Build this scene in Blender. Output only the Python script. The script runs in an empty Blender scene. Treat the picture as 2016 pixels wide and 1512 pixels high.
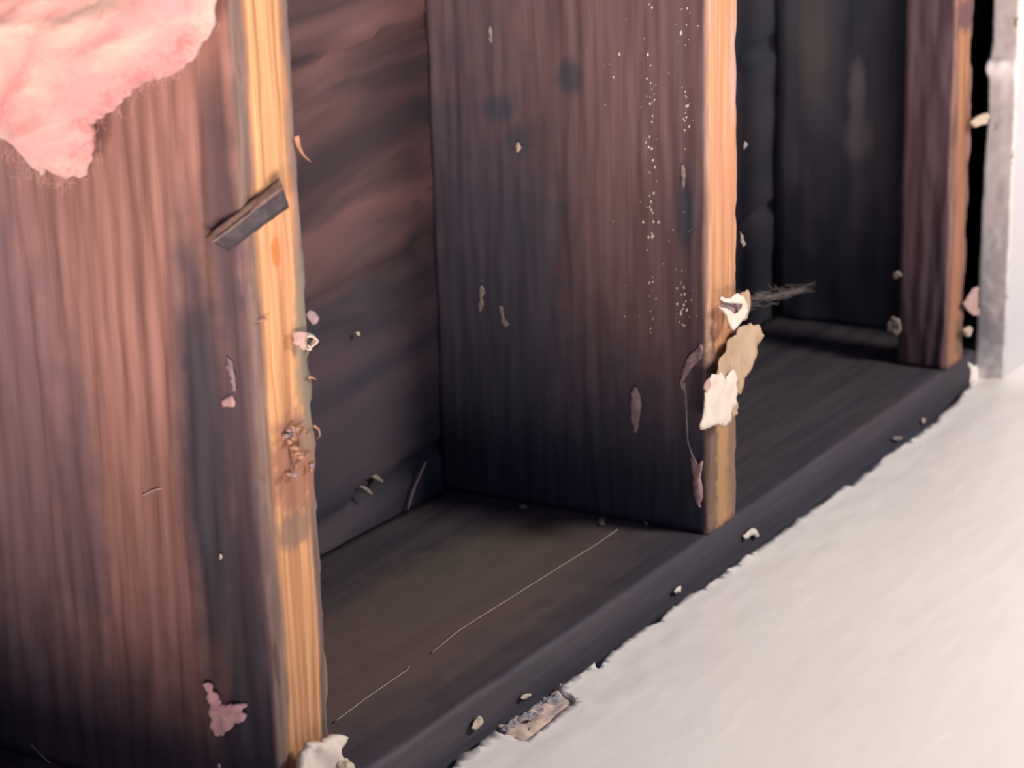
import bpy, bmesh, math, random
from mathutils import Vector, Matrix, noise
from mathutils.geometry import delaunay_2d_cdt

S = bpy.context.scene
COL = S.collection
# ------------------------------------------------------------------ camera
F_PX = 4021.0
PHI, AL, RO = 0.2751, 0.5553, -0.028
CAM = Vector((-0.6465, -0.4971, 0.4121))
FW = Vector((math.cos(AL)*math.cos(PHI), math.sin(AL)*math.cos(PHI), -math.sin(PHI)))
R0 = Vector((math.sin(AL), -math.cos(AL), 0)); U0 = R0.cross(FW)
R2 = R0*math.cos(RO)+U0*math.sin(RO); U2 = -R0*math.sin(RO)+U0*math.cos(RO)
cd = bpy.data.cameras.new('camera'); cam = bpy.data.objects.new('camera', cd); COL.objects.link(cam)
cd.sensor_width = 36; cd.lens = F_PX/2016*36; cd.clip_start = 0.01
cam.matrix_world = Matrix(((R2.x, U2.x, -FW.x, CAM.x), (R2.y, U2.y, -FW.y, CAM.y), (R2.z, U2.z, -FW.z, CAM.z), (0, 0, 0, 1)))
cd.dof.use_dof = True; cd.dof.focus_distance = 0.99; cd.dof.aperture_fstop = 14
S.camera = cam

# ------------------------------------------------------------------ world, lamps, exposure
S.view_settings.view_transform = 'Standard'; S.view_settings.look = 'None'
S.view_settings.exposure = 0.0; S.view_settings.gamma = 1.0; S.view_settings.use_curve_mapping = False
w = bpy.data.worlds.new('room_light'); S.world = w; w.use_nodes = True
w.node_tree.nodes['Background'].inputs[0].default_value = (0.42, 0.56, 1.0, 1)
w.node_tree.nodes['Background'].inputs[1].default_value = 0.36

def area(name, loc, target, size, power, col, spread=180):
    l = bpy.data.lights.new(name, 'AREA'); l.shape = 'DISK'; l.size = size; l.energy = power; l.color = col
    l.spread = math.radians(spread)
    o = bpy.data.objects.new(name, l); COL.objects.link(o); o.location = loc
    o.rotation_euler = (Vector(target)-Vector(loc)).to_track_quat('-Z', 'Y').to_euler()
    return o
area('ceiling_lamp', (0.62, -1.02, 0.88), (0.50, -0.40, 0), 0.34, 22.0, (1.0, 0.91, 0.80))
sl = area('low_side_lamp', (-2.70, -1.90, -0.22), (0.1, 0.05, 0.25), 1.4, 250.0, (1.0, 0.82, 0.75))
sl.data.shape = 'RECTANGLE'; sl.data.size_y = 0.28

# ------------------------------------------------------------------ helpers
def bp(px, py, ax, val):
    """photo position -> point on the real plane  axis = value"""
    d = FW + R2*((px-1008)/F_PX) - U2*((py-756)/F_PX)
    return CAM + d*((val-CAM[ax])/d[ax])

def link(name, me, mats, parent=None, label=None, cat=None, group=None, kind=None, origin=None):
    if not isinstance(mats, (list, tuple)): mats = [mats]
    for m in mats: me.materials.append(m)
    o = bpy.data.objects.new(name, me); COL.objects.link(o)
    if origin is not None:
        origin = Vector(origin); me.transform(Matrix.Translation(-origin)); o.location = origin
    if parent:
        o.parent = parent; o.location = Vector(o.location)-Vector(parent.location)
    if label: o['label'] = label
    if cat: o['category'] = cat
    if group: o['group'] = group
    if kind: o['kind'] = kind
    return o

def empty(name, loc, label, cat, group=None):
    o = bpy.data.objects.new(name, None); COL.objects.link(o); o.location = loc; o.empty_display_size = .01
    o['label'] = label; o['category'] = cat
    if group: o['group'] = group
    return o

def mesh(name, vs, fs, smooth=True, mi=None):
    me = bpy.data.meshes.new(name); me.from_pydata([tuple(v) for v in vs], [], fs); me.update()
    bm = bmesh.new(); bm.from_mesh(me); bmesh.ops.recalc_face_normals(bm, faces=bm.faces); bm.to_mesh(me); bm.free()
    if smooth:
        for p in me.polygons: p.use_smooth = True
    return me

def fbm(p, sc, oc=4): return noise.fractal(Vector(p)*sc, 1.0, 2.0, oc, noise_basis='PERLIN_ORIGINAL')

def ragged(pts, step, amp, seed=0):
    """densify a closed 2D outline and fray it"""
    out = []; n = len(pts); rnd = random.Random(seed)
    for i in range(n):
        a, b = Vector(pts[i]), Vector(pts[(i+1) % n]); L = (b-a).length; k = max(1, int(L/step))
        nrm = Vector((-(b-a).y, (b-a).x)).normalized() if L > 0 else Vector((0, 0))
        for j in range(k):
            p = a.lerp(b, j/k)
            if j: p = p + nrm*rnd.uniform(-amp, amp)
            out.append(p)
    return out

def inside(p, poly):
    c = False; n = len(poly); j = n-1
    for i in range(n):
        xi, yi = poly[i]; xj, yj = poly[j]
        if (yi > p[1]) != (yj > p[1]) and p[0] < (xj-xi)*(p[1]-yi)/(yj-yi)+xi: c = not c
        j = i
    return c

def edge_dist(p, poly):
    best = 1e9; n = len(poly)
    for i in range(n):
        a = poly[i]; b = poly[(i+1) % n]; ab = (b[0]-a[0], b[1]-a[1]); L = ab[0]**2+ab[1]**2
        t = 0 if L == 0 else max(0, min(1, ((p[0]-a[0])*ab[0]+(p[1]-a[1])*ab[1])/L))
        d = math.hypot(p[0]-a[0]-t*ab[0], p[1]-a[1]-t*ab[1])
        if d < best: best = d
    return best

def sheet_mesh(name, poly, ax, val, thick, grid, disp=None, out=-1, thickf=None, smooth=True):
    """solid sheet over a 2D outline lying on plane axis=val; 'out' = side the front faces"""
    oth = [i for i in range(3) if i != ax]
    pts = [Vector(p) for p in poly]; n = len(pts)
    xs = [p.x for p in pts]; ys = [p.y for p in pts]
    ins = []
    x = min(xs)+grid*.5; r = random.Random(7)
    while x < max(xs):
        y = min(ys)+grid*.5
        while y < max(ys):
            q = (x+r.uniform(-.3, .3)*grid, y+r.uniform(-.3, .3)*grid)
            if inside(q, pts) and edge_dist(q, pts) > grid*.35: ins.append(Vector(q))
            y += grid
        x += grid
    co, _, fc, _, _, _ = delaunay_2d_cdt(pts+ins, [], [list(range(n))], 1, 1e-7)
    m = len(co); vs = []
    for side in (0, 1):
        for c in co:
            d = disp(c.x, c.y) if disp else 0
            t = thickf(c.x, c.y) if thickf else thick
            v = [0, 0, 0]; v[oth[0]] = c.x; v[oth[1]] = c.y; v[ax] = val + out*(d + (t if side == 0 else 0))
            vs.append(v)
    fs = [list(f) for f in fc]+[[i+m for i in reversed(f)] for f in fc]
    cnt = {}
    for f in fc:
        for i in range(len(f)):
            e = (f[i], f[(i+1) % len(f)]); cnt[e] = 1
    for (a, b) in list(cnt):
        if (b, a) not in cnt: fs.append([b, a, a+m, b+m])
    return mesh(name, vs, fs, smooth)

def px_poly(px, ax, val):
    oth = [i for i in range(3) if i != ax]
    return [Vector((p[oth[0]], p[oth[1]])) for p in (bp(x, y, ax, val) for x, y in px)]

def shard(name, px, ax, val, mats, thick=.0008, rag=.0004, step=.0015, grid=.0022, crumple=.0012, cs=180, out=-1, seed=0, bend=None, **kw):
    poly = ragged(px_poly(px, ax, val), step, rag, seed)
    cx = sum(p.x for p in poly)/len(poly); cy = sum(p.y for p in poly)/len(poly)
    def disp(x, y):
        d = fbm((x+seed, y, .3*seed), cs, 3)*crumple
        if bend: d += bend(x-cx, y-cy)
        return d
    me = sheet_mesh(name, poly, ax, val, thick, grid, disp, out)
    oth = [i for i in range(3) if i != ax]; o = [0, 0, 0]; o[oth[0]] = cx; o[oth[1]] = cy; o[ax] = val
    if oth[1] == 2 and not kw.get('parent'): o[2] = min(p.y for p in poly)
    return link(name, me, mats, origin=o, **kw)

def blob_px(cx, cy, rx, ry, n=9, seed=0):
    r = random.Random(seed)
    return [(cx+rx*math.cos(a)*r.uniform(.65, 1.15), cy+ry*math.sin(a)*r.uniform(.65, 1.15)) for a in [2*math.pi*i/n for i in range(n)]]

def tube(name, pts, rad, mats, seg=6, **kw):
    pts = [Vector(p) for p in pts]; vs = []; fs = []; n = len(pts)
    up = Vector((.3, .5, .8)).normalized()
    for i, p in enumerate(pts):
        t = (pts[min(i+1, n-1)]-pts[max(i-1, 0)]).normalized(); a = t.cross(up).normalized(); b = t.cross(a)
        r = rad(i/(n-1)) if callable(rad) else rad
        for k in range(seg):
            an = 2*math.pi*k/seg; vs.append(p+(a*math.cos(an)+b*math.sin(an))*r)
    for i in range(n-1):
        for k in range(seg): fs.append([i*seg+k, i*seg+(k+1) % seg, (i+1)*seg+(k+1) % seg, (i+1)*seg+k])
    fs.append(list(range(seg))); fs.append([ (n-1)*seg+k for k in range(seg)])
    return link(name, mesh(name, vs, fs), mats, origin=kw.pop('origin', pts[0]), **kw)

# ------------------------------------------------------------------ node helpers
class NT:
    def __init__(s, name):
        s.m = bpy.data.materials.new(name); s.m.use_nodes = True; s.t = s.m.node_tree; s.n = s.t.nodes; s.l = s.t.links
        s.b = s.n['Principled BSDF']; s.b.inputs['Roughness'].default_value = .75
        s.tc = s.n.new('ShaderNodeTexCoord'); s.obj = s.tc.outputs['Object']
        sp = s.n.new('ShaderNodeSeparateXYZ'); s.l.new(s.obj, sp.inputs[0]); s.x, s.y, s.z = sp.outputs
        s.bump = None
    def set(s, sock, v):
        if isinstance(v, (int, float)): sock.default_value = v
        elif isinstance(v, tuple): sock.default_value = v if len(v) == len(sock.default_value) else (*v, 1)
        else: s.l.new(v, sock)
    def math(s, op, a, b=0, c=None):
        n = s.n.new('ShaderNodeMath'); n.operation = op; s.set(n.inputs[0], a); s.set(n.inputs[1], b)
        if c is not None: s.set(n.inputs[2], c)
        return n.outputs[0]
    def map(s, scale, loc=(0, 0, 0), rot=(0, 0, 0), vec=None):
        n = s.n.new('ShaderNodeMapping'); s.l.new(vec or s.obj, n.inputs[0])
        n.inputs['Scale'].default_value = scale; n.inputs['Location'].default_value = loc; n.inputs['Rotation'].default_value = rot
        return n.outputs[0]
    def noise(s, vec, sc=1, det=4, rough=.55, dist=0):
        n = s.n.new('ShaderNodeTexNoise'); s.l.new(vec, n.inputs['Vector']); n.inputs['Scale'].default_value = sc
        n.inputs['Detail'].default_value = det; n.inputs['Roughness'].default_value = rough; n.inputs['Distortion'].default_value = dist
        return n.outputs[0]
    def rng(s, v, a, b, c=0, d=1, smooth=True):
        n = s.n.new('ShaderNodeMapRange'); n.interpolation_type = 'SMOOTHSTEP' if smooth else 'LINEAR'; s.set(n.inputs[0], v)
        for i, q in enumerate((a, b, c, d)): s.set(n.inputs[1+i], q)
        return n.outputs[0]
    def mix(s, f, a, b, mode='MIX'):
        n = s.n.new('ShaderNodeMix'); n.data_type = 'RGBA'; n.blend_type = mode
        s.set(n.inputs[0], f); s.set(n.inputs[6], a); s.set(n.inputs[7], b); return n.outputs[2]
    def blob(s, c, r, soft=.5, warp=.35, wsc=60):
        """1 inside an ellipsoid round c with a frayed edge"""
        m = s.map(tuple(1/q for q in r), tuple(-p/q for p, q in zip(c, r)))
        l = s.n.new('ShaderNodeVectorMath'); l.operation = 'LENGTH'; s.l.new(m, l.inputs[0])
        nz = s.noise(s.obj, wsc, 3); v = s.math('ADD', l.outputs['Value'], s.math('MULTIPLY', s.math('SUBTRACT', nz, .5), warp*2))
        return s.rng(v, 1-soft, 1+soft, 1, 0)
    def addbump(s, h, strength, dist):
        n = s.n.new('ShaderNodeBump'); n.inputs['Strength'].default_value = strength; n.inputs['Distance'].default_value = dist
        s.l.new(h, n.inputs['Height'])
        if s.bump: s.l.new(s.bump, n.inputs['Normal'])
        s.bump = n.outputs[0]; s.l.new(s.bump, s.b.inputs['Normal'])
    def out(s, col, rough=None, spec=None):
        s.set(s.b.inputs['Base Color'], col)
        if rough is not None: s.set(s.b.inputs['Roughness'], rough)
        if spec is not None: s.b.inputs['Specular IOR Level'].default_value = spec
        return s.m

def wood_aged(name, dark, light, gscale=1.0, ridge=0.0, axis='z', stains_and_shading=(), rotx=0, spec=.3, seed=0., face=None):
    """old oxidised wood; face = dict for a paler front strip on the narrow side"""
    t = NT(name)
    st = {'z': (70, 70, 3), 'x': (3, 70, 70)}[axis]
    st = tuple(q*gscale for q in st)
    v = t.map(st, (seed, seed*.7, seed*1.3), (0, rotx, 0))
    g1 = t.noise(v, 1.0, 6, .6, .6)
    g2 = t.noise(t.map(tuple(q*4 for q in st), (seed+3, 1, 2), (0, rotx, 0)), 1.0, 4, .6)
    big = t.noise(t.map((9, 9, 3) if axis == 'z' else (3, 9, 9), (seed, 0, 0)), 1.0, 3)
    f = t.rng(t.math('ADD', t.math('MULTIPLY', g1, .4), t.math('MULTIPLY', big, .6)), .32, .66)
    col = t.mix(f, dark, light)
    fine = t.rng(g2, .25, .75, .84, 1.14)
    h = t.n.new('ShaderNodeVectorMath'); h.operation = 'SCALE'; t.l.new(col, h.inputs[0]); t.l.new(fine, h.inputs['Scale']); col = h.outputs[0]
    for (c, r, scol, k) in stains_and_shading:
        col = t.mix(t.math('MULTIPLY', t.blob(c, r), k), col, scol)
    rough = t.rng(g1, .3, .7, .55, .85)
    if face:
        # ---- fresh sawn face: amber wood between stained edges
        wob = t.math('MULTIPLY', t.math('SUBTRACT', t.noise(t.map((20, 20, 14), (seed*2, 4, 1)), 1, 4), .5), face.get('wob', .016))
        xx = t.math('ADD', t.x, wob)
        lo, hi = face['x0'], face['x1']
        band = t.math('MULTIPLY', t.rng(xx, lo-.002, lo+.0025), t.rng(xx, hi-.0015, hi+.002, 1, 0))
        fg = t.noise(t.map((300, 60, 3.2), (seed, 2, 0)), 1, 3, .5, .3)
        fg2 = t.noise(t.map((650, 60, 9), (seed+5, 2, 0)), 1, 2, .5)
        fcol = t.mix(t.rng(fg, .40, .60), face['deep'], face['amber'])
        fcol = t.mix(t.rng(fg2, .52, .72, 0, .6), fcol, face['pale'])
        big2 = t.noise(t.map((26, 10, 8), (seed+9, 2, 0)), 1, 2)
        fcol = t.mix(t.rng(big2, .45, .7, 0, .55), fcol, face['pink'])
        ecol = t.mix(t.rng(g2, .35, .65), face['edge'], face['edge2'])
        fcol = t.mix(band, ecol, fcol)
        for (c, r, scol, k) in face.get('spots', ()):
            fcol = t.mix(t.math('MULTIPLY', t.blob(c, r, .35, .6, 170), k), fcol, scol)
        yy = t.math('ADD', t.y, t.math('MULTIPLY', t.math('SUBTRACT', t.noise(t.map((90, 40, 10)), 1, 3), .5), .004))
        col = t.mix(t.rng(yy, .0012, .0042, 1, 0), col, fcol)
    t.addbump(g1, .4, .0010)
    t.addbump(g2, .2, .0004)
    return t.out(col, rough, spec)

def painted(name, base, tint, bumpd=.0006, rough=.45, bsc=18):
    t = NT(name)
    n1 = t.noise(t.map((5, 9, 9)), 1, 3); n2 = t.noise(t.map((bsc, bsc*2.6, bsc), (0, 0, 0), (0, 0, .35)), 1, 3, .45)
    n3 = t.noise(t.map((140, 320, 140)), 1, 2)
    col = t.mix(t.rng(n1, .35, .65), base, tint)
    sc = t.rng(t.noise(t.map((25, 90, 60), (3, 1, 0), (0, 0, .3)), 1, 2, .3), .70, .76, 0, .5)
    col = t.mix(sc, col, tuple(min(1, q*1.08) for q in base))
    t.addbump(n2, .35, bumpd*4); t.addbump(n3, .12, .0004)
    return t.out(col, rough, .35)

def plain(name, a, b, sc=120, rough=.8, bump=.3, stretch=(1, 1, 1), spots=None):
    t = NT(name)
    n = t.noise(t.map(tuple(sc*q for q in stretch)), 1, 4)
    col = t.mix(t.rng(n, .35, .65), a, b)
    if spots:
        s2 = t.rng(t.noise(t.map((sc*.9,)*3, (5, 5, 5)), 1, 3), .62, .68); col = t.mix(s2, col, spots)
    t.addbump(n, bump, .0008)
    return t.out(col, rough, .25)

# ------------------------------------------------------------------ materials
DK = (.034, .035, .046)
W = .038; SP = .406; D = .185; X3 = .8062
amber = dict(x0=-.031, x1=-.0075, wob=.012, deep=(.32, .145, .065), amber=(.47, .25, .115), pale=(.53, .36, .18), pink=(.42, .20, .10),
             edge=(.11, .07, .06), edge2=(.18, .12, .10),
             spots=[((-.016, 0, .155), (.016, .02, .022), (.20, .09, .06), .85), ((-.018, 0, .128), (.012, .02, .008), (.16, .10, .075), .8),
                    ((-.004, 0, .20), (.007, .02, .04), (.16, .14, .10), .8), ((-.02, 0, .245), (.0022, .01, .006), (.35, .12, .03), .9)])
M_S1 = wood_aged('stud_wood_warm', (.185, .096, .084), (.29, .15, .12), 1.0, stains_and_shading=[
    ((-.038, .028, .155), (.03, .013, .10), DK, .92), ((-.038, .012, .03), (.03, .016, .11), DK, .85), ((-.038, .012, .27), (.03, .009, .05), (.07, .045, .048), .8),
    ((-.038, .150, .14), (.03, .055, .16), (.13, .085, .098), .8), ((-.038, .10, .12), (.03, .012, .06), (.11, .07, .08), .7), ((-.038, .008, .12), (.03, .012, .14), (.06, .045, .055), .85), ((-.038, .09, -.04), (.05, .18, .095), (.045, .040, .055), .85), ((-.038, .19, -.02), (.05, .035, .16), (.03, .03, .042), .85)], seed=.0, face=amber)  # last two blobs paint the bay's low and rear shade into the wood
am2 = dict(x0=-.034, x1=-.003, wob=.006, deep=(.36, .17, .08), amber=(.46, .23, .12), pale=(.52, .33, .20), pink=(.46, .20, .125),
           edge=(.26, .15, .10), edge2=(.48, .29, .20),
           spots=[((-.006, 0, .27), (.006, .02, .03), (.36, .24, .20), .8), ((-.02, 0, .05), (.03, .02, .055), (.33, .19, .085), .85),
                  ((-.004, 0, .05), (.008, .02, .08), (.16, .09, .075), .8), ((-.033, 0, .05), (.007, .02, .07), (.09, .06, .055), .8)])
M_S2 = wood_aged('stud_wood_dull', (.075, .046, .049), (.135, .082, .079), 1.0, stains_and_shading=[
    ((-.038, .088, .263), (.02, .008, .010), DK, .9), ((-.038, .137, .243), (.02, .012, .007), DK, .8), ((-.038, .125, .225), (.02, .008, .008), DK, .7),
    ((-.038, .014, .19), (.02, .0055, .022), DK, .9), ((-.038, .118, .13), (.02, .02, .09), DK, .6), ((-.038, .185, -.02), (.05, .10, .30), (.032, .035, .054), .85), ((-.038, .05, -.01), (.05, .18, .10), (.032, .035, .054), .85)],  # last two blobs are painted shade in the bay's back corner and foot
    seed=4.2, face=am2)
am3 = dict(x0=-.031, x1=-.010, wob=.012, deep=(.22, .10, .05), amber=(.32, .155, .075), pale=(.36, .19, .10), pink=(.32, .14, .09),
           edge=(.10, .05, .05), edge2=(.22, .11, .09), spots=[((-.012, 0, .02), (.010, .02, .014), (.16, .10, .06), .7), ((-.018, 0, .26), (.02, .02, .012), (.10, .05, .055), .9)])
M_S3 = wood_aged('furring_wood', (.050, .030, .038), (.105, .060, .066), 1.2, seed=8.1, face=am3)
_o = Vector((.955, .058, 0)); _q = [tuple(bp(x, y, 0, .865)-_o) for x, y in ((1688, 180), (1690, 270), (1600, 60))]
M_DARK = wood_aged('dark_post_wood', (.020, .023, .036), (.052, .046, .058), .6, seed=2.2, stains_and_shading=[(_q[0], (.03, .007, .022), (.105, .09, .095), .7), (_q[1], (.03, .011, .018), (.10, .08, .085), .7), (_q[2], (.03, .014, .06), (.075, .065, .06), .6)])
M_PLATE = wood_aged('plate_wood', (.032, .030, .041), (.054, .044, .052), .8, axis='x', seed=1.4, stains_and_shading=[
    ((.16, .075, .038), (.20, .052, .05), (.125, .083, .070), .75), ((.26, .09, .038), (.08, .035, .05), (.085, .075, .055), .5)])  # lit strip of the plate top painted as browner patches on a dark base

def sheathing():
    t = NT('sheathing_boards')
    rv = t.map((1, 1, 1), (0, 0, 0), (0, .13, 0))
    v = t.map((5, 20, 30), (0, 0, 0), (0, 0, 0), rv)
    g = t.noise(v, 1, 3, .5, .5)
    col = t.mix(t.rng(g, .3, .68), (.042, .029, .034), (.145, .076, .073))
    g2 = t.noise(t.map((9, 20, 30), (3, 0, 1), (0, 0, 0), rv), 1, 3)
    col = t.mix(t.rng(g2, .60, .70, 0, .9), col, (.018, .022, .028))
    col = t.mix(t.math('MULTIPLY', t.blob((.30, D, -.03), (.42, .1, .17), .45, .3, 20), .72), col, (.028, .034, .050))  # shade low in the bay, put into the board colour
    col = t.mix(t.math('MULTIPLY', t.blob((.92, D, .15), (.26, .1, .35), .3, .3, 20), .85), col, (.028, .034, .050))  # boards of the far bay darkened in colour to stand for its shade
    t.addbump(g, .4, .002)
    return t.out(col, .85, .2)
M_SH = sheathing()
M_FLOOR = painted('white_gloss_paint', (.77, .72, .675), (.75, .69, .655), rough=.38)
M_WALL = painted('white_wall_paint', (.60, .57, .57), (.57, .54, .55), rough=.5, bsc=24)
M_PLASTER = plain('cut_plaster_edge', (.80, .75, .71), (.90, .85, .82), 60, .8, .5, (1, 1, .5), spots=(.36, .30, .24))
M_PAPERW = plain('torn_white_paint_paper', (.64, .55, .47), (.56, .48, .41), 120, .6, .35)
M_TAN = plain('tan_backing_paper', (.34, .235, .15), (.43, .31, .21), 90, .85, .4, (1, 1, .4))
M_TORN = plain('torn_board_core', (.62, .46, .38), (.45, .36, .31), 70, .9, .6)
M_GREYC = plain('grey_crumbled_core', (.32, .30, .31), (.22, .20, .22), 300, .95, .9)
M_PINKP = plain('pink_tinted_paper', (.36, .22, .21), (.46, .30, .27), 120, .85, .4)
M_MAUVE = plain('dusty_paper', (.20, .14, .15), (.27, .19, .19), 120, .85, .4)
M_CRUMB = plain('beige_crumb', (.40, .32, .24), (.50, .41, .32), 300, .9, .6)
M_DUST = plain('grey_dust_flake', (.16, .13, .12), (.26, .21, .18), 300, .95, .6)
M_WEDGE = wood_aged('wedge_dark_wood', (.020, .017, .022), (.038, .029, .034), 2.2, axis='x', seed=6.)
M_WEDGEE = wood_aged('wedge_brown_streak', (.09, .055, .05), (.19, .12, .09), 3., axis='x', seed=7.)
M_SPL = plain('splinter_wood', (.28, .14, .08), (.38, .21, .13), 200, .8, .3)
M_THREAD = plain('pale_thread', (.20, .16, .15), (.30, .24, .22), 400, .8, .1)
def resin():
    t = NT('resin_drop'); t.b.inputs['Roughness'].default_value = .12; t.b.inputs['Specular IOR Level'].default_value = 1.0
    return t.out((.55, .42, .36), .12, 1.0)
M_RESIN = resin()
def wool(name, a, b, c):
    t = NT(name)
    v = t.map((10, 9, 34), (0, 0, 0), (0, 0, 0), t.map((1, 1, 1), (0, 0, 0), (.55, 0, 0)))
    n = t.noise(v, 1, 5, .55, 1.6); n2 = t.noise(t.map((300, 300, 420), (0, 0, 0), (.35, 0, 0)), 1, 5, .7, 1.)
    col = t.mix(t.rng(n, .37, .66), a, b); col = t.mix(t.rng(n2, .5, .8, 0, .25), col, c)
    t.addbump(n, .5, .004); t.addbump(n2, .6, .001)
    m = t.out(col, 1.0, .05); t.b.inputs['Sheen Weight'].default_value = .25
    t.b.inputs['Subsurface Weight'].default_value = .35; t.b.inputs['Subsurface Radius'].default_value = (.008, .004, .004); t.b.inputs['Subsurface Scale'].default_value = 1.0
    return m
M_WOOL = wool('pink_glass_wool', (.66, .27, .26), (.64, .42, .345), (.52, .24, .23))

# ------------------------------------------------------------------ setting

# floor: one thick white painted slab, ragged against the wall plate
FZ = -.022
edge_px = [(892, 1511), (902, 1490), (926, 1479), (940, 1474), (951, 1457), (975, 1440), (992, 1446), (1027, 1460), (1046, 1452), (1082, 1422),
           (1109, 1397), (1134, 1384), (1123, 1366), (1101, 1360), (1106, 1348), (1136, 1332), (1153, 1316), (1171, 1303), (1173, 1315), (1180, 1319),
           (1188, 1302), (1194, 1294), (1216, 1277), (1243, 1256), (1270, 1236), (1300, 1223), (1311, 1209), (1330, 1193), (1347, 1179), (1366, 1168),
           (1385, 1159), (1396, 1149), (1420, 1132), (1464, 1099), (1504, 1074), (1547, 1041), (1591, 1008), (1627, 986), (1649, 968), (1658, 959),
           (1675, 957), (1689, 943), (1718, 925), (1740, 899), (1777, 877), (1798, 863), (1846, 828), (1849, 819), (1882, 794), (1897, 772), (1908, 760)]
def dense_edge(px, ax, val, step, amp, seed):
    pts = px_poly(px, ax, val); out = []; r = random.Random(seed)
    for i in range(len(pts)-1):
        a, b = pts[i], pts[i+1]; k = max(1, int((b-a).length/step)); nn = Vector((-(b-a).y, (b-a).x)).normalized()
        for j in range(k): out.append(a.lerp(b, j/k)+(nn*r.uniform(-amp, amp) if j else Vector((0, 0))))
    out.append(pts[-1]); return out
fe = dense_edge(edge_px, 2, FZ, .0030, .00022, 3)
left = [Vector((-1.2, -.008))]+[Vector((x, -.008+.0012*fbm((x, 0, 0), 60))) for x in [-.6+.01*i for i in range(int((fe[0].x+.6)/.01))]]
poly = left+fe+[Vector((.845, -.001)), Vector((3.0, -.001)), Vector((3.0, -1.0)), Vector((-1.2, -1.0))]
def floor_mesh():
    # inner fine zone near the edge, coarse elsewhere
    pts = poly; n = len(pts); ins = []; r = random.Random(5)
    x = .02
    while x < .9:
        y = -.05
        while y < .01:
            q = Vector((x+r.uniform(-.0007, .0007), y+r.uniform(-.0007, .0007)))
            if inside(q, pts) and edge_dist(q, fe if len(fe) < 400 else fe[::2]) > .0012: ins.append(q)
            y += .0035
        x += .0035
    x = -1.1
    while x < 2.95:
        y = -.95
        while y < -.06: ins.append(Vector((x+r.uniform(-.005, .005), y))); y += .04
        x += .04
    co, _, fc, _, _, _ = delaunay_2d_cdt(pts+ins, [], [list(range(n))], 1, 1e-7)
    m = len(co); vs = []
    fe_s = fe[::2]
    for c in co:
        z = FZ
        if c.y > -.06 and 0 < c.x < .92:
            d = min((c-q).length for q in fe_s)
            z += .0010*math.exp(-(d/.004)**2)*(.5+fbm((c.x, c.y, 0), 90, 3)*1.2)   # lifted, chipped paint lip
            z += .0006*fbm((c.x, c.y*2, 1), 30, 2)
            # caulk rising into the corner with the right wall
            if c.x > .80: z += .004*max(0, 1-abs(c.y+.025)/.02)*max(0, min(1, (c.x-.80)/.04))
        vs.append((c.x, c.y, z))
    for c in co: vs.append((c.x, c.y, FZ-.0125))
    fs = [list(f) for f in fc]+[[i+m for i in reversed(f)] for f in fc]
    E = set()
    for f in fc:
        for i in range(len(f)): E.add((f[i], f[(i+1) % len(f)]))
    for (a, b) in E:
        if (b, a) not in E: fs.append([b, a, a+m, b+m])
    return mesh('floor', vs, fs)
fl = link('floor', floor_mesh(), M_FLOOR, kind='structure', label='smooth white painted surface with a torn ragged edge along the open wall')

# exposed, torn core where the paint came away from the edge
core_px = [(980, 1436), (992, 1434), (1016, 1418), (1035, 1408), (1055, 1393), (1066, 1388), (1082, 1373), (1096, 1362), (1104, 1358), (1125, 1362), (1140, 1384), (1115, 1402), (1086, 1428), (1050, 1458), (1024, 1465), (990, 1450)]
shard('torn_core', core_px, 2, FZ-.004, M_TORN, thick=.002, rag=.0006, crumple=.003, cs=160, out=1, seed=3, parent=fl, label='exposed pinkish tan board core')
grey_px = [(984, 1440), (1000, 1428), (1016, 1419), (1040, 1404), (1060, 1390), (1084, 1370), (1098, 1366), (1104, 1378), (1080, 1392), (1058, 1410), (1040, 1420), (1010, 1432), (998, 1440)]
shard('crumbled_core', grey_px, 2, FZ-.002, M_GREYC, thick=.0012, rag=.0006, crumple=.0022, cs=420, grid=.0010, out=1, seed=5, parent=fl, label='grey crumbled board core')

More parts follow.
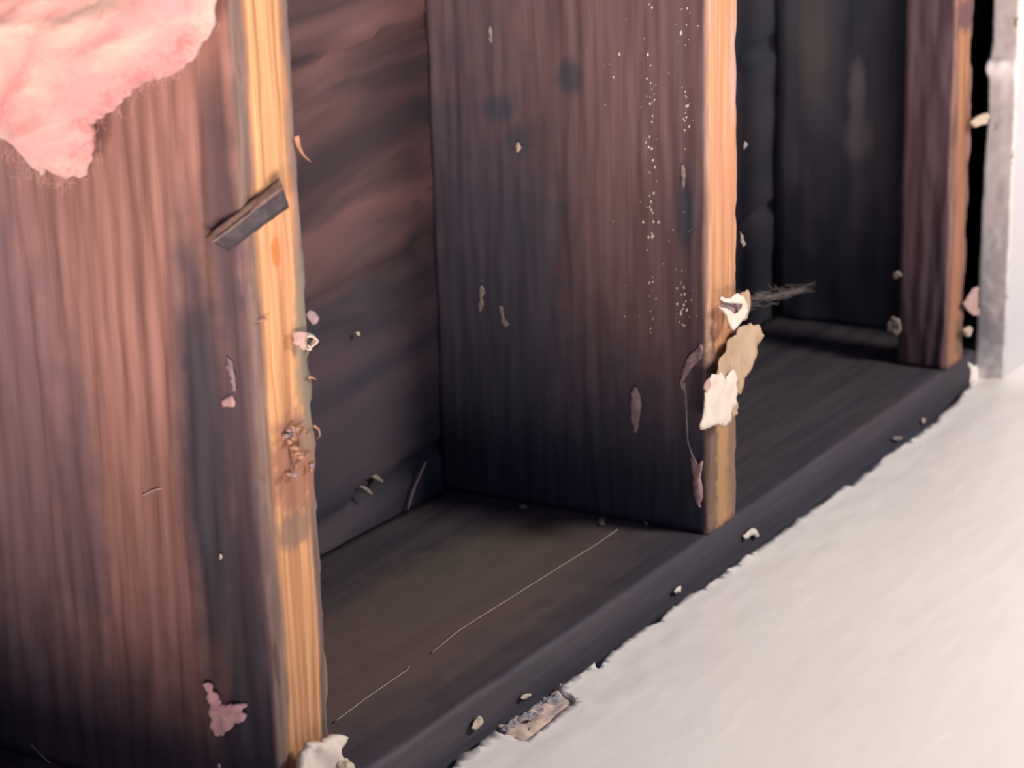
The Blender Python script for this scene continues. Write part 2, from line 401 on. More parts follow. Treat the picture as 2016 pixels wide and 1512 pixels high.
# right wall: painted board with its raw cut edge
WT = .025
cut_px = [(1958, -60), (1956, 0), (1954, 80), (1949, 112), (1941, 124), (1940, 140), (1946, 156), (1945, 230), (1940, 290), (1937, 330), (1936, 372), (1933, 400), (1931, 470), (1926, 560), (1923, 650), (1919, 715), (1918, 745)]
cp = [(p.x, p.z) for p in (bp(x, y, 1, 0) for x, y in cut_px)]
def xcut(z):
    q = sorted(cp, key=lambda a: a[1])
    if z <= q[0][1]: return q[0][0]
    for (xa, za), (xb, zb) in zip(q, q[1:]):
        if za <= z <= zb: return xa+(xb-xa)*(z-za)/(zb-za)
    return q[-1][0]
fa = bp(2008, 0, 1, -WT); fb = bp(1977, 765, 1, -WT)
def xfront(z): return fb.x+(fa.x-fb.x)*(z-fb.z)/(fa.z-fb.z)
def wall_right():
    vs = []; fs = []; mi = []
    zs = [FZ-.002+.0025*i for i in range(int(.66/.0025))]
    NS = 9
    for z in zs:
        xb = xcut(min(z, .5))+.0007*fbm((0, 0, z), 300, 3); xf = xfront(z)+.0008*fbm((0, 5, z), 60, 3)
        for k in range(NS):
            u = k/(NS-1); x = xb+(xf-xb)*u+.0012*fbm((u*.02, 3, z), 160, 3)*math.sin(math.pi*u); vs.append((x, -WT*u+(-.0012*0), z))
        r = .003
        for dx in (.0012, .003, .02, .06, 2.1): vs.append((xf+dx, -WT-.0004*(1 if dx < .01 else 0)+.0004*fbm((dx*4, 0, z), 40, 2), z))
        vs.append((xf+2.1, 0, z))
    K = NS+6
    for i in range(len(zs)-1):
        for k in range(K):
            a = i*K+k; b = i*K+(k+1) % K; fs.append([a, b, b+K, a+K]); mi.append(1 if k < NS-1 else 0)
    fs.append(list(range(K))[::-1]); mi.append(0); fs.append([(len(zs)-1)*K+k for k in range(K)]); mi.append(0)
    me = mesh('wall_right', vs, fs)
    for p, m in zip(me.polygons, mi): p.material_index = m
    return me
link('wall_right', wall_right(), [M_WALL, M_PLASTER], kind='structure', label='white painted wall right of the opening with its raw cut edge')
lip = [(1907, 712), (1914, 713), (1924, 721), (1951, 728), (1966, 745), (1974, 752), (1978, 772), (1950, 778), (1912, 776), (1911, 750), (1916, 735)]
shard('trim_1', lip, 1, -.004, M_FLOOR, thick=.003, rag=.0005, crumple=.002, cs=90, out=-1, seed=2, kind='structure', label='white ragged paint lip at the foot of the cut wall edge', bend=lambda x, y: .25*x)

def box(name, a, b, mats, **kw):
    vs = [(x, y, z) for x in (a[0], b[0]) for y in (a[1], b[1]) for z in (a[2], b[2])]
    fs = [[0, 1, 3, 2], [4, 6, 7, 5], [0, 4, 5, 1], [2, 3, 7, 6], [0, 2, 6, 4], [1, 5, 7, 3]]
    return link(name, mesh(name, vs, fs, False), mats, **kw)
box('wall_left', (-1.2, -.014, FZ), (-.55, .19, 1.3), M_WALL, kind='structure')
box('wall_upper', (-.55, -.014, .46), (3.0, -.0005, 1.3), M_WALL, kind='structure')
box('wall_cavity_cap', (-.55, 0, .64), (1.75, .19, .70), M_DARK, kind='structure')  # unseen header box added to shut world light out of the cavity
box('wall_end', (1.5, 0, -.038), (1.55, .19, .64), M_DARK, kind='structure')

# back wall: old sheathing boards with narrow gaps, running on a slant
def back_wall():
    vs = []; fs = []
    x = -.56; NX = 190; NZ = 150; x1 = 1.75; z0 = -.04; z1 = 1.3
    NZ = 220
    for j in range(NZ+1):
        z = z0+(z1-z0)*j/NZ
        for i in range(NX+1):
            X = x+(x1-x)*i/NX
            u = (z*math.cos(.13)-X*math.sin(.13)+.02)/.13
            fr = abs(u-round(u))*.105
            y = D+.001+(.006 if fr < .004 else 0)+.0015*fbm((X, z*4, 0), 12, 3)
            vs.append((X, y, z))
    for j in range(NZ):
        for i in range(NX):
            a = j*(NX+1)+i; fs.append([a, a+1, a+NX+2, a+NX+1])
    return mesh('wall_back', vs, fs)
link('wall_back', back_wall(), M_SH, kind='structure', label='dark reddish sheathing boards closing the back of the wall cavity')

# ------------------------------------------------------------------ studs and plate
def stud_mesh(name, w, d, z0, z1, rnd=.003, rough=.0008, ridges=0, chew=0, seed=0, dz=.004, fine=True):
    """rough sawn timber: dense ring round the section, lofted upward. local: x in [-w,0], y in [0,d]"""
    ring = []
    def seg(a, b, n):
        for i in range(n): ring.append((a[0]+(b[0]-a[0])*i/n, a[1]+(b[1]-a[1])*i/n))
    nf = 26 if fine else 10; nd = 90 if fine else 14
    r = rnd
    def arc(cx, cy, a0, n=5):
        for i in range(n):
            a = a0-(math.pi/2)*i/n; ring.append((cx+r*math.cos(a), cy+r*math.sin(a)))
    # start bottom(front) right corner going left along the front, then back along the left side
    seg((-r, 0), (-w+r, 0), nf); arc(-w+r, r, -math.pi/2)
    seg((-w, r), (-w, d-.001), nd); seg((-w, d), (0, d), 4); seg((0, d), (0, r), nd//3)
    arc(-r, r, 0)
    K = len(ring); vs = []; fs = []; nz = int((z1-z0)/dz)+1
    cx, cy = -w/2, d/2
    for j in range(nz):
        z = z0+(z1-z0)*j/(nz-1)
        for k, (x, y) in enumerate(ring):
            nx = -1 if x < -w+.004 else (1 if x > -.004 else 0); ny = -1 if y < .004 else 0
            L = math.hypot(nx, ny) or 1
            o = rough*fbm((x*18+seed, y*18, z*1.6), 9, 4)*1.6
            if ridges and nx < 0:
                s = y*1.0+.006*fbm((seed, 0, z*1.2), 3, 2)
                o += ridges*(math.sin(2*math.pi*s/.0050*(1-.9*min(y, .1)/.2)))*max(0, 1-y/.075)*(.6+.4*fbm((y*30, 1, z*4), 5))
            if chew and (nx or 0) > 0 and ny < 0:
                o -= chew*max(0, fbm((seed+3, y, z), 45, 4)+.15)*1.6
            if chew and nx < 0 and ny < 0:
                o -= chew*.8*max(0, fbm((seed+9, y, z), 35, 4)+.1)
            vs.append((x+nx/L*o, max(y+ny/L*o, -.004), z))
    for j in range(nz-1):
        for k in range(K):
            a = j*K+k; b = j*K+(k+1) % K; fs.append([a, b, b+K, a+K])
    fs.append(list(range(K))); fs.append([(nz-1)*K+k for k in range(K)][::-1])
    return mesh(name, vs, fs)

TOP = .64
s1 = link('wall_stud', stud_mesh('wall_stud', W, D, 0, TOP, .004, .0009, .00045, .0035, 1.0), M_S1,
          label='nearest wall stud, wide reddish brown board with bright amber edge, beside the pink insulation', cat='stud', group='wall studs')
s2 = link('wall_stud', stud_mesh('wall_stud', W, D, 0, TOP, .0025, .0007, 0, .001, 5.0), M_S2,
          label='middle wall stud, dark brown side with knots and orange edge carrying torn white paper', cat='stud', group='wall studs')
s2.location = (SP, 0, 0)
s3 = link('wall_stud', stud_mesh('wall_stud', .038, .038, 0, TOP, .003, .0012, 0, .002, 9.0, fine=False), M_S3,
          label='narrow farthest stud with dull orange edge next to the cut white wall', cat='stud', group='wall studs')
s3.location = (X3, 0, 0)
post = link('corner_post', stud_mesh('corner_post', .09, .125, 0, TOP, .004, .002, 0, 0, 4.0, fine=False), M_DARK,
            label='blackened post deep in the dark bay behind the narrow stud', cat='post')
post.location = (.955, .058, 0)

def plate():
    vs = []; fs = []; NX = 420; x0, x1 = -.55, 1.7
    prof = [(0.0015, -.0375), (0, -.030), (0, -.015), (0, -.005), (.0008, -.0015), (.0025, 0)]+[(.004+.0075*i, 0) for i in range(25)]+[(D, -.0375)]
    K = len(prof)
    for i in range(NX+1):
        X = x0+(x1-x0)*i/NX
        for k, (y, z) in enumerate(prof):
            o = .0007*fbm((X*2, y*30, z*30), 9, 4)
            if z == 0:
                o = .0006*fbm((X*1.5, y*22, 0), 14, 3)-.0012*math.exp(-((y-.014-.002*fbm((X, 0, 0), 9))/.0012)**2)
                vs.append((X, y, z+min(0, o-.0004)))
            elif k == K-1: vs.append((X, y, z))
            else:
                vs.append((X, y-.0012*max(0, fbm((X, z*3, 2), 25, 4)), z))
    for i in range(NX):
        for k in range(K):
            a = i*K+k; b = i*K+(k+1) % K; fs.append([a, a+K, b+K, b])
    fs.append(list(range(K))); fs.append([NX*K+k for k in range(K)][::-1])
    return mesh('bottom_plate', vs, fs)
link('bottom_plate', plate(), M_PLATE, origin=(0, 0, -.038), label='dark brown wooden bottom plate the studs stand on, running beside the white floor', cat='timber plate')

# splinters peeling off the near stud
def px_path(pts, ax, val, sub=5):
    P = [bp(x, y, ax, val) for x, y in pts]; out = []
    for i in range(len(P)-1):
        for j in range(sub): out.append(P[i].lerp(P[i+1], j/sub))
    out.append(P[-1]); return out
def splinter(parent, pts, val, r, name='splinter', mat=None, ax=1):
    return tube(name, px_path(pts, ax, val), lambda t: r*(1-t*.93), mat or M_SPL, 6, parent=parent)
splinter(s1, [(583, 268), (588, 288), (596, 304), (613, 320)], -.001, .0013)
splinter(s1, [(608, 742), (616, 744), (624, 748)], -.001, .0007)
splinter(s1, [(618, 838), (628, 846), (630, 858), (622, 866)], -.001, .0006)
splinter(s1, [(523, 628), (512, 632), (505, 634)], -.002, .0008)
# frayed crumbs of wood round the damaged knot on the amber edge
rr = random.Random(11)
for i in range(26):
    cx = rr.uniform(562, 612); cy = rr.uniform(838, 935)
    shard('wood_fray', blob_px(cx, cy, rr.uniform(2.5, 7), rr.uniform(2.5, 6), 7, i), 1, -.001-rr.uniform(0, .002), [M_SPL, M_MAUVE, M_SPL][i % 3], thick=.001, rag=.0003, step=.001, grid=.0012, crumple=.0025, cs=400, seed=i, parent=s1)

# resin beads on the middle stud
def resin_mesh():
    bm = bmesh.new(); r = random.Random(3)
    def bead(px, py, rad, st=1.6):
        p = bp(px, py, 0, SP-W-.0002)
        m = Matrix.Translation(p) @ Matrix.Diagonal((rad*.8, rad, rad*st, 1))
        bmesh.ops.create_icosphere(bm, subdivisions=1, radius=1, matrix=m)
    for i in range(46):
        y = r.uniform(0, 650); x = 1276+y*.012+r.gauss(0, 5); bead(x, y, r.uniform(.0003, .00075))
    for i in range(40):
        y = r.choice([r.uniform(0, 260), r.uniform(530, 660)]); x = 1348+r.gauss(0, 5)-(6 if y > 500 else 0); bead(x, y, r.uniform(.0003, .0007))
    for i in range(50):
        bead(r.uniform(1180, 1375), r.uniform(0, 700), r.uniform(.0002, .00045))
    for (x, y) in [(1219, 106), (1208, 152), (1340, 66), (1275, 107), (1283, 292), (1285, 315), (1296, 437), (1266, 437), (1346, 600), (1333, 598), (1340, 618), (1352, 610)]: bead(x, y, .0008)
    me = bpy.data.meshes.new('resin_beads'); bm.to_mesh(me); bm.free()
    for p in me.polygons: p.use_smooth = True
    return me
link('resin_beads', resin_mesh(), M_RESIN, parent=s2, kind='stuff', label='tiny glinting resin beads in vertical lines').matrix_parent_inverse = Matrix.Translation(-s2.location)
bpy.data.objects['resin_beads'].location = (0, 0, 0)

# ------------------------------------------------------------------ dark wedge of wood across the near stud's edge
def wedge():
    e1 = bp(560, 381, 1, -.013); e2 = bp(428, 482, 0, -.0475)
    t = (e2-e1); L = t.length; t.normalize()
    tocam = (CAM-e1).normalized(); a = t.cross(tocam).normalized(); n = a.cross(t).normalized()   # a: across in view, n: towards viewer
    if a.z < 0: a = -a
    root = empty('wood_wedge', e1, 'dark splintered stick of wood jutting across the amber edge of the nearest stud', 'wood offcut')
    def prism(name, offs, mat, seed):
        vs = []; fs = []; N = 26; K0 = []
        for (p, q) in zip(offs, offs[1:]+offs[:1]):
            for j in range(4): K0.append((p[0]+(q[0]-p[0])*j/4, p[1]+(q[1]-p[1])*j/4))
        K = len(K0)
        for i in range(N+1):
            s = i/N
            for (u, v) in K0:
                # ends are cut on a slant
                sl = s*L + (1-s)*(-.35*u*1.0)+(s)*(.35*u)
                c = e1+t*sl+a*(u*(1-.12*s))+n*v
                d = .0005*fbm((s*2+seed, u*300, v*300), 2.2, 3)
                vs.append(c+a*d+n*d)
        for i in range(N):
            for k in range(K):
                x = i*K+k; y = i*K+(k+1) % K; fs.append([x, y, y+K, x+K])
        fs.append(list(range(K))); fs.append([N*K+k for k in range(K)][::-1])
        return link(name, mesh(name, vs, fs), mat, parent=root, origin=tuple(e1))
    o = prism('stick', [(-.0052, 0), (.0028, .0012), (.0050, -.004), (.0046, -.009), (-.0045, -.009)], M_WEDGE, 0)
    e = prism('brown_edge_strip', [(.0016, .0017), (.0052, -.0006), (.0062, -.0046), (.0044, -.005)], M_WEDGEE, 3)
    return root
wedge()

# ------------------------------------------------------------------ pink insulation hanging in the left bay
def insulation():
    root = empty('insulation_batt', (-.06, .08, .27), 'large fluffy tuft of pink glass wool insulation hanging beside the nearest stud', 'insulation')
    px = [(418, -30), (414, 22), (408, 60), (396, 80), (375, 112), (345, 140), (318, 150), (296, 160), (270, 172), (246, 192), (228, 218), (205, 232), (182, 240), (190, 258), (188, 290), (176, 322), (160, 350), (135, 352), (116, 340), (98, 330), (84, 345), (70, 330), (52, 300), (30, 282), (0, 262), (-60, 200), (-140, 60), (-140, -90), (200, -120), (430, -100)]
    XP = -.062
    poly = ragged(px_poly(px, 0, XP), .002, .0012, 4)
    def th(y, z):
        d = edge_dist((y, z), poly)
        k = 1-math.exp(-d/.013)
        return .003+.026*k*(1+.45*fbm((y*.7, z*1.6+y*.6, 2), 24, 4))+.003*k*fbm((y*.6, z*1.8, 5), 90, 4)
    def dp(y, z): return -.002+.004*fbm((y, z, 0), 25, 2)
    me = sheet_mesh('wool_mass', poly, 0, XP, .02, .0026, dp, -1, th)
    link('wool_mass', me, M_WOOL, parent=root, origin=root.location)
    # loose fibres round its lower rim
    r = random.Random(9); vs = []; fs = []
    rim = [p for p in poly if p.y < .345]
    for i in range(900):
        p = r.choice(rim); y, z = p.x+r.gauss(0, .002), p.y+r.gauss(0, .002)
        x = XP-r.uniform(0, .012); a = r.uniform(0, 6.28); L = r.uniform(.003, .007); cur = r.uniform(-3, 3); q = Vector((x, y, z)); rad = r.uniform(.00004, .0001)
        ring = []
        for k in range(6):
            for (sy, sz) in ((1, 0), (-.5, .87), (-.5, -.87)): vs.append((q.x+rad*sy, q.y+rad*sz, q.z+rad*sz*.5+rad*sy*.5))
            a += cur/6; q = q+Vector((r.uniform(-.3, .3), math.cos(a), math.sin(a)))*(L/6)
        b = len(vs)-18
        for k in range(5):
            for s in range(3): fs.append([b+k*3+s, b+k*3+(s+1) % 3, b+k*3+3+(s+1) % 3, b+k*3+3+s])
    link('loose_fibres', mesh('loose_fibres', vs, fs), M_WOOL, parent=root, origin=root.location, kind='stuff')
insulation()

# small pink tuft low on the near stud
M_TUFT = wool('pink_wool_tuft', (.78, .36, .38), (.80, .46, .42), (.62, .28, .30))
XT = -W-.0012
tpx = [(405, 1344), (412, 1342), (420, 1352), (430, 1372), (436, 1388), (452, 1386), (470, 1384), (484, 1386), (480, 1400), (488, 1408), (476, 1420), (462, 1424), (450, 1438), (436, 1446), (426, 1442), (418, 1425), (417, 1400), (416, 1375)]
shard('pink_tuft', tpx, 0, XT, M_TUFT, thick=.0018, rag=.0008, step=.0012, grid=.0014, crumple=.002, cs=220, seed=8,
      label='small pink scrap of insulation stuck low on the side of the nearest stud', cat='insulation scrap')

# ------------------------------------------------------------------ torn paper and plaster on the middle stud
Y2 = -.0035
root = empty('torn_wall_paper', bp(1412, 845, 1, -.005), 'torn flap of white and tan wall paper hanging on the edge of the middle stud', 'torn paper')
tan_px = [(1476, 635), (1481, 641), (1486, 638), (1490, 648), (1496, 659), (1491, 672), (1486, 682), (1483, 698), (1478, 714), (1477, 724), (1472, 734), (1464, 746), (1461, 760), (1458, 776), (1450, 774), (1449, 750), (1430, 756), (1404, 752), (1400, 736), (1408, 718), (1414, 704), (1422, 694), (1426, 684), (1432, 671), (1438, 664), (1446, 659), (1449, 650), (1454, 643), (1466, 640)]
shard('tan_backing', tan_px, 1, -.0050, M_TAN, thick=.0007, rag=.0004, crumple=.0016, cs=110, seed=12, parent=root, bend=lambda x, y: 2.5*x*x, label='tan brown paper backing')
wh_px = [(1400, 736), (1407, 737), (1413, 737), (1417, 731), (1421, 740), (1428, 749), (1434, 738), (1440, 727), (1445, 735), (1448, 742), (1448, 765), (1447, 793), (1441, 800), (1438, 812), (1437, 829), (1431, 832), (1422, 838), (1415, 836), (1408, 834), (1395, 842), (1378, 846), (1377, 836), (1382, 824), (1385, 812), (1385, 796), (1388, 780), (1392, 768), (1394, 756)]
shard('white_paint_layer', wh_px, 1, -.0082, M_PAPERW, thick=.0010, rag=.0003, crumple=.0018, cs=90, seed=14, parent=root, label='cream white painted layer')
shard('pink_torn_edge', [(1398, 742), (1402, 745), (1396, 762), (1392, 775), (1386, 766), (1386, 756), (1390, 750)], 1, -.0078, M_PINKP, thick=.0006, seed=15, grid=.0012, parent=root)
shard('brown_torn_corner', [(1438, 800), (1448, 790), (1451, 800), (1449, 814), (1442, 820), (1438, 815)], 1, -.0062, M_TAN, thick=.001, seed=16, grid=.0012, parent=root)

root = empty('curled_paint_flake', bp(1443, 650, 1, -.007), 'small white curled paint flake on the orange edge above the torn paper flap', 'paint flake')
c_px = [(1424, 584), (1428, 588), (1437, 587), (1444, 580), (1450, 577), (1456, 584), (1460, 596), (1461, 612), (1458, 625), (1452, 635), (1446, 645), (1442, 650), (1438, 647), (1434, 636), (1431, 622), (1425, 611), (1419, 605), (1427, 606), (1436, 611), (1443, 618), (1449, 616), (1454, 606), (1455, 598), (1448, 596), (1438, 597), (1428, 595), (1422, 590)]
shard('white_curl', c_px, 1, -.0105, M_PAPERW, thick=.0010, rag=.0001, step=.001, grid=.0011, crumple=.0006, seed=18, parent=root, bend=lambda x, y: 14*x*abs(x))
shard('curl_hollow_shade', [(1420, 592), (1440, 594), (1457, 595), (1457, 612), (1449, 620), (1440, 617), (1428, 608), (1419, 605)], 1, -.0082, M_MAUVE, thick=.0006, grid=.0012, seed=19, parent=root, label='brown sheet coloured as the shade inside the curl')  # mauve sheet stands in for the shade within the curl
shard('tan_back', [(1457, 578), (1465, 574), (1470, 570), (1474, 580), (1475, 596), (1473, 610), (1470, 626), (1462, 631), (1454, 632), (1460, 612), (1461, 596)], 1, -.006, M_TAN, thick=.0008, grid=.0014, crumple=.001, seed=20, parent=root)

# dusty strip, thread and pink scrap dangling on the left of the middle stud
XS = SP-W-.0010
shard('dusty_paper_curl', [(1380, 676), (1386, 690), (1382, 705), (1374, 712), (1362, 726), (1350, 742), (1345, 752), (1350, 770), (1345, 768), (1338, 750), (1343, 742), (1346, 726), (1354, 706), (1366, 692), (1374, 684)], 0, XS, M_MAUVE, thick=.0008, crumple=.002, seed=21,
      label='mauve dusty paper curl on the middle stud side, left of the torn flap', cat='paper scrap')
shard('dusty_flake', [(1250, 760), (1256, 764), (1262, 785), (1262, 810), (1258, 835), (1253, 852), (1248, 850), (1243, 825), (1240, 795), (1243, 772)], 0, XS, M_MAUVE, thick=.0008, crumple=.001, seed=22,
      label='long pointed grey pink flake low on the dark side of the middle stud', cat='flake')
tube('dangling_thread', px_path([(1347, 752), (1350, 780), (1352, 830), (1354, 870), (1362, 895), (1372, 915)], 0, XS-.0008), .0006, M_DUST,
     label='thin grey thread hanging down to the pink scrap on the middle stud', cat='thread')
shard('pink_scrap', [(1362, 898), (1372, 914), (1384, 908), (1382, 925), (1378, 940), (1382, 958), (1383, 975), (1378, 990), (1380, 1000), (1372, 990), (1366, 965), (1363, 935)], 0, XS, M_PINKP, thick=.0009, crumple=.0015, seed=23,
      label='narrow pink paper scrap near the foot of the middle stud', cat='paper scrap')

# white rolled plaster chip by the near stud
root = empty('rolled_paint_chip', bp(612, 690, 1, -.003), 'tiny white rolled up paint chip on the right edge of the nearest stud', 'paint flake')
def roll(c, axis, r0, r1, L, turns, mat, name, thick=.0005):
    axis = axis.normalized(); u = axis.orthogonal().normalized(); v = axis.cross(u); vs = []; fs = []; N = 44; M = 8
    for s in (0, 1):
        for j in range(M+1):
            for i in range(N+1):
                a = turns*2*math.pi*i/N; rr_ = r0+(r1-r0)*i/N - s*thick
                l = L*(j/M)*(1+.12*math.sin(a*2.3+1))
                vs.append(Vector(c)+axis*l+(u*math.cos(a)+v*math.sin(a))*rr_*(1+.1*math.sin(3*a)))
    B = (M+1)*(N+1)
    for j in range(M):
        for i in range(N):
            a = j*(N+1)+i; fs.append([a, a+1, a+N+2, a+N+1]); fs.append([a+B, a+N+1+B, a+N+2+B, a+1+B])
    for i in range(N):
        fs.append([i, i+B, i+1+B, i+1]); a = M*(N+1)+i; fs.append([a, a+1, a+1+B, a+B])
    for j in range(M):
        a = j*(N+1); fs.append([a, a+N+1, a+N+1+B, a+B]); a = a+N; fs.append([a, a+B, a+N+1+B, a+N+1])
    return link(name, mesh(name, vs, fs), mat, parent=root, origin=root.location)
cc = bp(607, 667, 1, .001); ax_ = (CAM-cc).normalized()+Vector((.35, 0, -.35))
roll(cc, ax_,   .0020, .0034, .0045, 1.15, M_PAPERW, 'paint_roll')
shard('pink_tail', [(577, 653), (598, 655), (600, 664), (600, 684), (594, 690), (588, 680), (576, 676)], 1, -.0025, M_PINKP, thick=.0008, grid=.0012, crumple=.002, seed=25, parent=root)
shard('fungus_flake', [(606, 610), (615, 616), (619, 624), (616, 636), (611, 638), (606, 628), (602, 620)], 1, .001, M_MAUVE, thick=.0012, grid=.0012, crumple=.002, seed=26, label='grey brown flake just above the white rolled chip', cat='flake')

# white plaster lump at the bottom of the near stud
root = empty('plaster_lump', bp(630, 1512, 1, -.006), 'broken white plaster lump at the foot of the nearest stud, with brown crumbly corner', 'plaster')
shard('white_lump', [(668, 1447), (667, 1465), (660, 1482), (662, 1494), (672, 1500), (690, 1560), (560, 1560), (578, 1510), (584, 1490), (596, 1474), (601, 1460), (612, 1458), (624, 1459), (632, 1453), (640, 1452), (648, 1446), (658, 1445)], 1, -.006, M_PAPERW, thick=.004, rag=.0005, crumple=.003, cs=120, seed=30, parent=root)
shard('brown_corner', [(662, 1494), (672, 1490), (680, 1495), (690, 1502), (688, 1512), (696, 1530), (660, 1530), (656, 1505)], 1, -.009, M_CRUMB, thick=.002, rag=.0008, crumple=.004, cs=300, seed=31, parent=root, label='brown crumbly corner')

# ------------------------------------------------------------------ bits on the far stud and cut wall
def chip(name, px, ax, val, mat, label, cat='chip', thick=.001, out=-1, **kw):
    return shard(name, px, ax, val, mat, thick=thick, rag=.0002, step=.001, grid=.0014, crumple=.0012, cs=260, out=out, label=label, cat=cat, **kw)
X3S = X3-W
chip('torn_paper_scrap', [(1894, 598), (1900, 590), (1907, 578), (1914, 568), (1924, 565), (1925, 621), (1915, 621), (1907, 615)], 1, -.003, M_PINKP, 'pinkish paper flap sticking out of the cut wall edge beside the farthest stud', 'paper scrap', seed=40)
chip('gypsum_chip', [(1908, 240), (1916, 232), (1926, 226), (1938, 222), (1940, 236), (1934, 244), (1922, 247), (1914, 250)], 1, -.004, M_CRUMB, 'beige gypsum chip wedged between farthest stud and cut wall, near the top', seed=41, thick=.003)
chip('resin_lump', blob_px(1901, 652, 7, 10, 10, 3), 1, -.004, M_CRUMB, 'yellowish bead on the lower right of the farthest stud', 'bead', seed=42, thick=.003)
chip('plaster_drip', blob_px(1762, 640, 13, 20, 10, 5), 0, X3S-.0015, M_DUST, 'brown grey crumb on the left edge of the farthest stud, larger of two', 'crumb', seed=43, thick=.003)
chip('plaster_drip', blob_px(1768, 540, 9, 7, 9, 6), 0, X3S-.0015, M_DUST, 'brown grey crumb on the left edge of the farthest stud, upper smaller one', 'crumb', seed=44, thick=.003)

# crumbs and flakes: photo spot, size, plane, material, label
G = 'small debris in the wall cavity'
bits = [
 ('plaster_crumb', [(1463, 1055), (1470, 1048), (1478, 1040), (1484, 1040), (1491, 1053), (1488, 1059), (1480, 1052), (1472, 1056), (1465, 1062)], 1, -.0015, M_PAPERW, 'white three pointed chip below the middle stud foot, near the white floor edge'),
 ('plaster_crumb', [(1324, 1164), (1330, 1157), (1338, 1153), (1340, 1158), (1334, 1165), (1326, 1167)], 1, -.0015, M_PAPERW, 'white oval crumb on the plate front, midway along the white floor edge'),
 ('plaster_crumb', [(924, 1433), (930, 1424), (940, 1408), (948, 1420), (944, 1430), (932, 1438)], 1, -.0015, M_CRUMB, 'pale ragged crumb on the plate front, lowest of those along the white edge'),
 ('plaster_crumb', [(1022, 1374), (1030, 1366), (1040, 1364), (1042, 1370), (1034, 1371), (1026, 1377)], 1, -.0015, M_CRUMB, 'small curved pale crumb on the plate front above the torn grey patch'),
 ('plaster_crumb', blob_px(1817, 828, 4, 6, 7, 1), 1, -.0015, M_CRUMB, 'tiny pale crumb on the plate near the far corner of the floor'),
 ('plaster_crumb', blob_px(1764, 863, 9, 5, 8, 2), 1, -.0015, M_DUST, 'flat grey crumb on the plate left of the far corner crumb'),
 ('dust_flake', [(1246, 1004), (1254, 1002), (1262, 1008), (1272, 1012), (1282, 1006), (1290, 1014), (1284, 1024), (1272, 1034), (1260, 1026), (1250, 1018)], 2, .0003, M_DUST, 'grey clump of dust on the plate left of the middle stud foot'),
 ('dust_flake', blob_px(1184, 1028, 8, 9, 8, 3), 2, .0003, M_DUST, 'round grey dust crumb at the end of the pale thread'),
 ('dust_flake', blob_px(1030, 998, 8, 7, 8, 4), 2, .0003, M_DUST, 'dull dust crumb far back on the plate, behind the pale thread'),
 ('dust_flake', [(728, 938), (740, 934), (754, 948), (748, 950)], 1, D-.002, M_DUST, 'slim pale flake low on the dark back boards, upper of two'),
 ('dust_flake', [(706, 955), (720, 958), (734, 974), (726, 974)], 1, D-.002, M_DUST, 'slim pale flake low on the dark back boards, lower of two'),
 ('dust_flake', blob_px(704, 656, 4, 5, 7, 5), 1, D-.003, M_CRUMB, 'tiny bright speck on the back boards right of the nearest stud'),
 ('dust_flake', blob_px(1020, 289, 6, 11, 8, 6), 0, XS, M_CRUMB, 'pale drop shaped flake under the slanting knot of the middle stud'),
 ('dust_flake', [(943, 568), (950, 560), (956, 575), (950, 585), (953, 600), (946, 616), (940, 605), (945, 590)], 0, XS, M_DUST, 'olive grey flake deep on the middle stud side at mid height'),
 ('dust_flake', [(984, 600), (990, 604), (993, 622), (1002, 640), (996, 644), (986, 628)], 0, XS, M_DUST, 'curved grey flake right of the olive flake on the middle stud'),
 ('dust_flake', blob_px(966, 68, 5, 22, 9, 8), 0, XS, M_DUST, 'long olive flake near the top of the middle stud side'),
 ('dust_flake', blob_px(1345, 345, 6, 30, 9, 9), 0, XS, M_DUST, 'pale sliver in the dark slot near the middle stud edge'),
 ('dust_flake', blob_px(1466, 286, 5, 8, 7, 10), 1, .004, M_DUST, 'pale crumb clinging to the right edge of the middle stud, upper part'),
 ('dust_flake', [(1455, 455), (1460, 462), (1467, 482), (1462, 486), (1457, 470)], 1, .004, M_DUST, 'pale sliver on the right edge of the middle stud at mid height'),
 ('wood_fleck', [(436, 792), (446, 782), (458, 778), (464, 790), (462, 800), (450, 800), (440, 802)], 0, -W-.001, M_PINKP, 'ragged pinkish fleck on the side of the nearest stud beside the dark stain'),
 ('wood_fleck', [(447, 700), (456, 712), (464, 740), (466, 768), (458, 772), (455, 745), (446, 722)], 0, -W-.001, M_MAUVE, 'long mauve fleck above the ragged pinkish one on the nearest stud'),
 ('wood_fleck', blob_px(435, 1096, 4, 7, 7, 12), 0, -W-.001, M_PAPERW, 'small bright white fleck low on the side of the nearest stud'),
 ('wood_fleck', blob_px(432, 1508, 3, 8, 7, 13), 0, -W-.001, M_PAPERW, 'bright white fleck at the very bottom of the nearest stud side'),
]
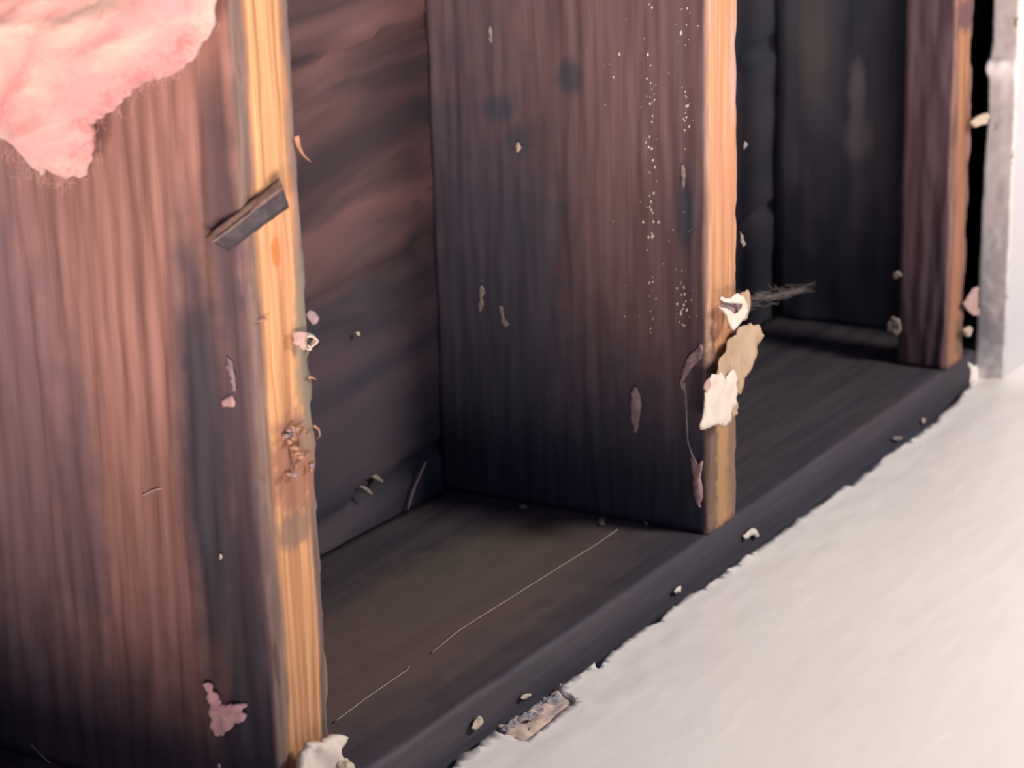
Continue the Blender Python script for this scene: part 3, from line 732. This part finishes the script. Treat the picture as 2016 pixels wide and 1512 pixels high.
for i, (nm, px, ax, val, mat, lab) in enumerate(bits):
    chip(nm, px, ax, val, mat, lab, 'crumb' if 'crumb' in nm else 'flake', thick=.0012 if 'crumb' in nm else .0005, out=1 if ax == 2 else -1, seed=60+i, group=G)

# fine threads and scratches of fibre lying in the cavity
tube('pale_thread', px_path([(850, 1285), (905, 1240), (985, 1190), (1080, 1130), (1180, 1068), (1216, 1042)], 2, .0006), .00035, M_THREAD, label='long straight pale thread lying along the top of the bottom plate', cat='thread')
tube('pale_thread', px_path([(660, 1420), (720, 1375), (800, 1320), (806, 1312)], 2, .0006), .00035, M_THREAD, label='shorter pale thread on the plate beside the nearest stud', cat='thread')
tube('pale_thread', px_path([(62, 1466), (85, 1490), (112, 1515)], 0, -W-.0008), .0005, M_DUST, label='grey fibre on the nearest stud side in the lower left corner', cat='thread')
tube('pale_thread', px_path([(280, 975), (300, 966), (320, 960)], 0, -W-.0006), .0004, M_PINKP, label='short pinkish scratch fibre on the middle of the nearest stud side', cat='thread')
tube('pale_thread', px_path([(802, 1005), (815, 960), (838, 910)], 1, D-.003), .0008, M_MAUVE, label='slanting brown straw against the dark back boards', cat='thread')

# dusty cobweb strands just inside the far bay
def cobweb():
    r = random.Random(21); vs = []; fs = []
    a0 = bp(1466, 562, 1, .03); a0.x = SP-.001; b0 = bp(1606, 562, 1, .05)
    for i in range(70):
        u = max(0, r.uniform(-.2, .8)); v = min(1, u+r.uniform(.1, .3))
        p = a0.lerp(b0, u)+Vector((0, 0, r.gauss(0, .0035))); q = a0.lerp(b0, v)+Vector((0, 0, r.gauss(0, .0035))); m = (p+q)/2+Vector((0, 0, -r.uniform(0, .003)))
        rad = .00009; b = len(vs)
        for c in (p, m, q):
            for (sy, sz) in ((1, 0), (-.5, .87), (-.5, -.87)): vs.append((c.x, c.y+rad*sy, c.z+rad*sz))
        for k in range(2):
            for t in range(3): fs.append([b+k*3+t, b+k*3+(t+1) % 3, b+k*3+3+(t+1) % 3, b+k*3+3+t])
    link('cobweb', mesh('cobweb', vs, fs), M_THREAD, origin=a0, label='faint dusty cobweb strands in the dark bay right of the curled paint flake', cat='cobweb')
cobweb()
